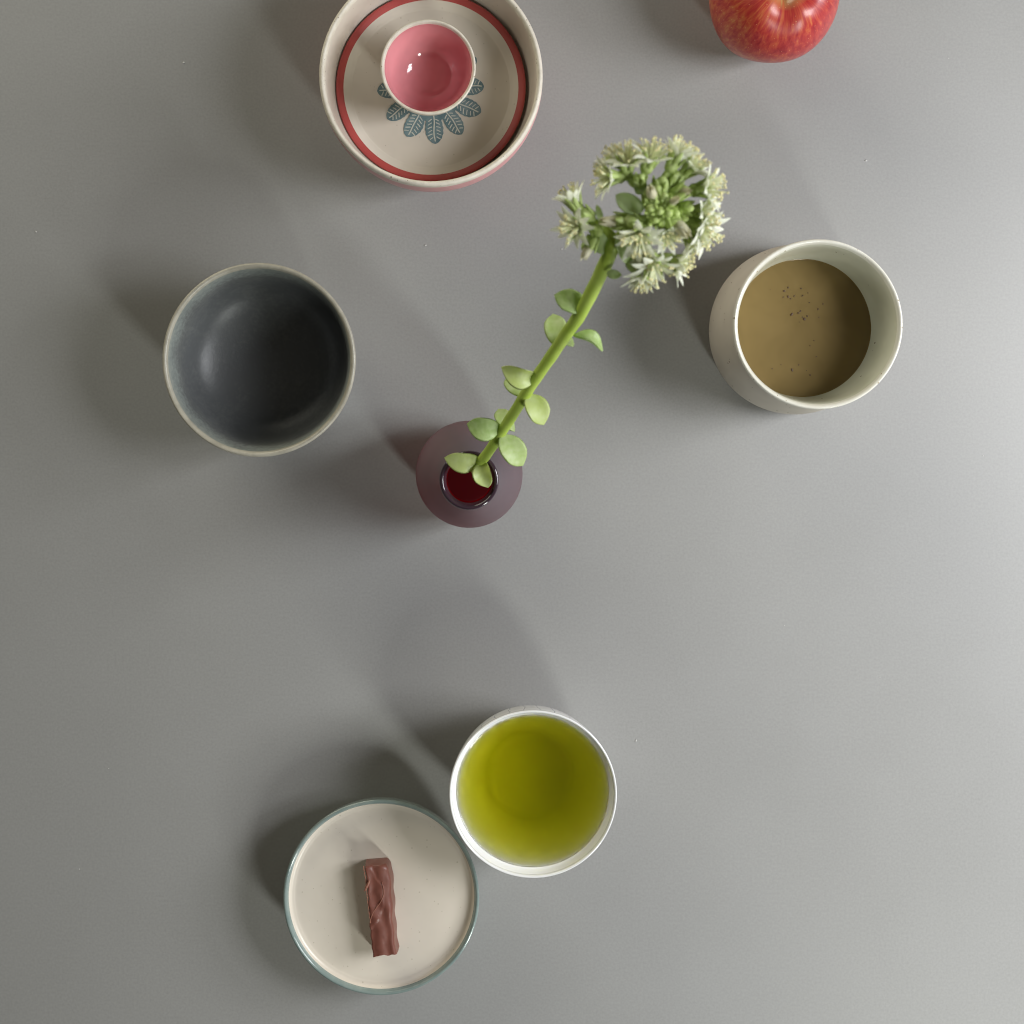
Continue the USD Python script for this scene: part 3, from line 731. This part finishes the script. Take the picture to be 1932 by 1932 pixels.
def about_z(m, a, r=0.0, tilt=0.0, z=0.0):
    T = trimesh.transformations
    m = m.copy()
    m.apply_transform(T.rotation_matrix(tilt, [0, 1, 0])); m.apply_translation([r, 0, z]); m.apply_transform(T.rotation_matrix(a, [0, 0, 1]))
    return m


def open_floret(face, d, hub, size=1.0, seed=0, spread=1.0, npet=10, nst=24):
    """face: where the open flower's throat is; d: the way it looks; hub: where its stalk starts"""
    rg = np.random.default_rng(100 + seed)
    R = frame(d, rg.uniform(0, 6)); s = size
    base = np.asarray(face) - R[:, 2] * .0042 * s
    stalk = spline([hub, base - R[:, 2] * .004 * s - (base - hub) * .25, base - R[:, 2] * .001 * s], 6)
    parts = [tube(stalk, np.linspace(.0010, .0012, len(stalk)) * s, 7), moved(ellipsoid(.0023 * s, .0023 * s, .0026 * s, 1), R, base)]
    ns = 6
    for k in range(ns):
        a = 2 * math.pi * k / ns + rg.uniform(-.15, .15)
        parts.append(moved(about_z(pointed(.0062 * s * rg.uniform(.85, 1.1), .0022 * s, .0013 * s, .12), a, .0018 * s, .28, .0006 * s), R, base))
    cal = put("floret", cat_m(parts), M["calyx"], spr, smooth=60)
    for k in range(npet):
        a = 2 * math.pi * k / npet + rg.uniform(-.15, .15)
        pl = pointed(.0080 * s * rg.uniform(.85, 1.12), .0031 * s, .0007 * s, .45 * spread * rg.uniform(.6, 1.3), n=10)
        put("petal", moved(about_z(pl, a, .0016 * s, .62 * spread * rg.uniform(.75, 1.2), .0026 * s), R, base), M["petal"], cal, smooth=60)
    fil, ant = [], []
    for k in range(nst):
        th = .75 * spread * math.sqrt(rg.uniform(0.02, 1)); a = rg.uniform(0, 2 * math.pi)
        dv = np.array([math.sin(th) * math.cos(a), math.sin(th) * math.sin(a), math.cos(th)])
        p0 = np.array([dv[0] * .0012, dv[1] * .0012, .0028]) * s
        p1 = p0 + dv * .0068 * s * rg.uniform(.8, 1.1)
        pm = (p0 + p1) / 2 + np.array([dv[0], dv[1], 0]) * -.0004 * s
        fil.append(moved(tube([p0, pm, p1], [.00030 * s, .00026 * s, .00022 * s], 4, False), R, base))
        e = ellipsoid(.00046 * s, .00038 * s, .00038 * s, 1); e.apply_translation(p1)
        ant.append(moved(e, R, base))
    put("filaments", cat_m(fil), M["filament"], cal)
    put("anthers", cat_m(ant), M["anther"], cal)


def bud(face, d, hub, size=1.0, seed=0, tip=True, mat="calyx"):
    rg = np.random.default_rng(300 + seed)
    R = frame(d, rg.uniform(0, 6)); s = size
    base = np.asarray(face) - R[:, 2] * .005 * s
    stalk = spline([hub, base - R[:, 2] * .003 * s - (base - hub) * .25, base], 5)
    parts = [tube(stalk, np.linspace(.0010, .0013, len(stalk)) * s, 7), moved(ellipsoid(.0021 * s, .0021 * s, .0034 * s, 2), R, base + R[:, 2] * .0014 * s)]
    for k in range(5):
        a = 2 * math.pi * k / 5 + rg.uniform(-.1, .1)
        parts.append(moved(about_z(pointed(.0052 * s, .0024 * s, .0014 * s, .05), a, .0018 * s, .12, -.0005 * s), R, base))
    b = put("bud", cat_m(parts), M[mat], spr, smooth=60)
    if tip:
        tp = [moved(about_z(pointed(.0050 * s * rg.uniform(.9, 1.1), .0020 * s, .0010 * s, -.10), 2 * math.pi * k / 5, .0011 * s, .05, .0030 * s), R, base) for k in range(5)]
        put("petal_tip", cat_m(tp), M["bud_tip"], b, smooth=60)


def dvec(ang, elev):
    a, e = math.radians(ang), math.radians(elev)
    return np.array([math.cos(a) * math.cos(e), math.sin(a) * math.cos(e), math.sin(e)])


hub_main = C2(1090, 830, .232) - O
hub_left = C2(520, 880, .229) - O
hub_low = C2(860, 1200, .224) - O
hub_top = C2(1000, 600, .236) - O
hub_right = C2(1300, 720, .236) - O
apexL = sp[-1]
branches = [((apexL, C2(900, 950, .229) - O, hub_main), .0032, .0028), ((apexL, C2(640, 930, .229) - O, hub_left), .0024, .0018), ((apexL, C2(790, 1130, .224) - O, hub_low), .0022, .0016),
            ((hub_main, C2(1020, 720, .236) - O, hub_top), .0026, .0018), ((hub_main, C2(1200, 780, .236) - O, hub_right), .0026, .0018)]
for pth, r0, r1 in branches:
    c = spline(pth, 8); put("branch", tube(c, np.linspace(r0, r1, len(c)), 10), M["stem"], spr)

F_ = [  # throat px, z, facing angle, elevation, hub, size, spread
    ((850, 345), .243, 100, 50, hub_top, 1.00, 1.0), ((680, 500), .238, 185, 15, hub_top, 1.0, .95), ((1060, 310), .245, 70, 35, hub_top, 1.05, 1.0),
    ((1290, 300), .243, 62, 12, hub_top, 1.05, .85), ((1420, 400), .240, 40, 30, hub_right, 1.0, .95), ((1555, 590), .240, 5, 25, hub_right, 1.10, 1.0),
    ((1530, 790), .236, -5, 35, hub_right, 1.0, 1.0), ((1520, 950), .233, -35, 30, hub_right, 1.15, 1.05), ((950, 1020), .240, -105, 40, hub_main, 1.10, 1.05),
    ((1090, 1285), .232, -75, 30, hub_low, 1.15, 1.1), ((1290, 1250), .229, -25, 12, hub_low, 1.0, .85), ((965, 1375), .227, -100, 8, hub_low, .9, .75),
    ((375, 690), .232, 120, 12, hub_left, .95, .75), ((395, 930), .235, 205, 45, hub_left, 1.0, 1.0)]
F_ += [((1190, 1010), .236, -70, 45, hub_main, .85, .9), ((1420, 1060), .228, -55, 10, hub_right, .9, .9), ((1000, 1180), .232, -115, 40, hub_low, .85, 1.0), ((740, 330), .236, 140, 25, hub_top, .85, .8)]
for i, (px2, z, an, el, hb, sz, spd) in enumerate(F_):
    open_floret(C2(*px2, z) - O, dvec(an, el), hb, sz * 1.36, i, spd)
B_ = [((1060, 630), .250, 120, 60, hub_main, 1.05, 1), ((1180, 640), .250, 80, 70, hub_main, .8, 0), ((1260, 700), .250, 30, 62, hub_main, .8, 1), ((1040, 765), .250, 200, 65, hub_main, .85, 0),
      ((1140, 800), .250, -80, 65, hub_main, .9, 0), ((1230, 830), .249, -60, 50, hub_main, .9, 0), ((1110, 560), .248, 100, 50, hub_top, .95, 0), ((1320, 940), .240, -48, 25, hub_main, 1.35, 1),
      ((700, 880), .236, 182, 15, hub_main, 1.15, 1), ((495, 1150), .228, -115, 10, hub_left, 1.0, 1), ((930, 480), .243, 130, 45, hub_top, .85, 0), ((980, 470), .244, 70, 55, hub_top, .8, 0),
      ((1380, 580), .246, 35, 40, hub_right, 1.0, 0), ((1350, 620), .246, -5, 50, hub_right, .85, 1), ((1090, 880), .244, -100, 55, hub_main, 1.0, 0), ((1170, 930), .240, -75, 35, hub_main, 1.0, 0),
      ((1430, 760), .242, -10, 45, hub_right, .9, 0), ((1300, 820), .246, -30, 55, hub_main, .8, 0), ((1160, 480), .244, 85, 30, hub_top, 1.2, 0), ((1290, 430), .241, 70, 30, hub_top, 1.1, 0), ((830, 860), .240, 170, 40, hub_main, 1.3, 0),
      ((420, 780), .233, 150, 30, hub_left, 1.1, 0), ((620, 1000), .232, -60, 40, hub_left, 1.0, 0), ((1390, 860), .238, -30, 35, hub_right, 1.0, 0)]
for i, (px2, z, an, el, hb, sz, tp) in enumerate(B_):
    bud(C2(*px2, z) - O, dvec(an, el), hb, sz * 1.45, i, bool(tp))
# bracts: small pale leaves under the head
for (b0, t0, w0, z0, nr) in [((745, 1060), (515, 1050), 200, .2235, (0, -.5, 1)), ((760, 1030), (845, 1240), 140, .230, (.4, .1, 1)), ((985, 790), (748, 650), 170, .2400, (-.4, -.1, 1)), ((668, 1330), (800, 1350), 85, .2215, (.5, -.3, 1)), ((620, 900), (585, 735), 60, .230, (0, .3, 1)), ((860, 1180), (905, 1330), 110, .226, (0, .2, 1)), ((930, 640), (1010, 530), 120, .238, (0, .2, 1))]:
    put("bract", leaf_mesh(C2(*b0, z0) - O, C2(*t0, z0 + .002) - O, L(w0 * .2381 / 1.1004, z0), nr, .3, .1, thick=.0012), M["bract"], spr, smooth=50)

# ------------------------------------------------------------------ dust on the table
ds = []
for (x, y, r) in [(346, 118, 1.6), (68, 437, 1.4), (803, 463, 1.7), (1634, 303, 1.8), (1200, 1397, 2.0), (1060, 470, 1.4), (205, 1450, .9), (1855, 860, .9), (1660, 1278, .8), (1790, 110, .8), (150, 1640, .8), (1480, 1180, .7)]:
    s = trimesh.creation.icosphere(1, L(r, 0)); s.vertices *= [RNG.uniform(.6, 1.0), RNG.uniform(.9, 1.5), .5]; s.vertices += RNG.normal(0, L(r, 0) * .12, s.vertices.shape); s.apply_transform(trimesh.transformations.rotation_matrix(RNG.uniform(0, 3), [0, 0, 1])); s.apply_translation(W(x, y, L(r, 0) * .3)); ds.append(s)
put("dust", cat_m(ds), M["dust"], kind="stuff", label="tiny pale dust specks scattered on the grey table top", cat="dust")
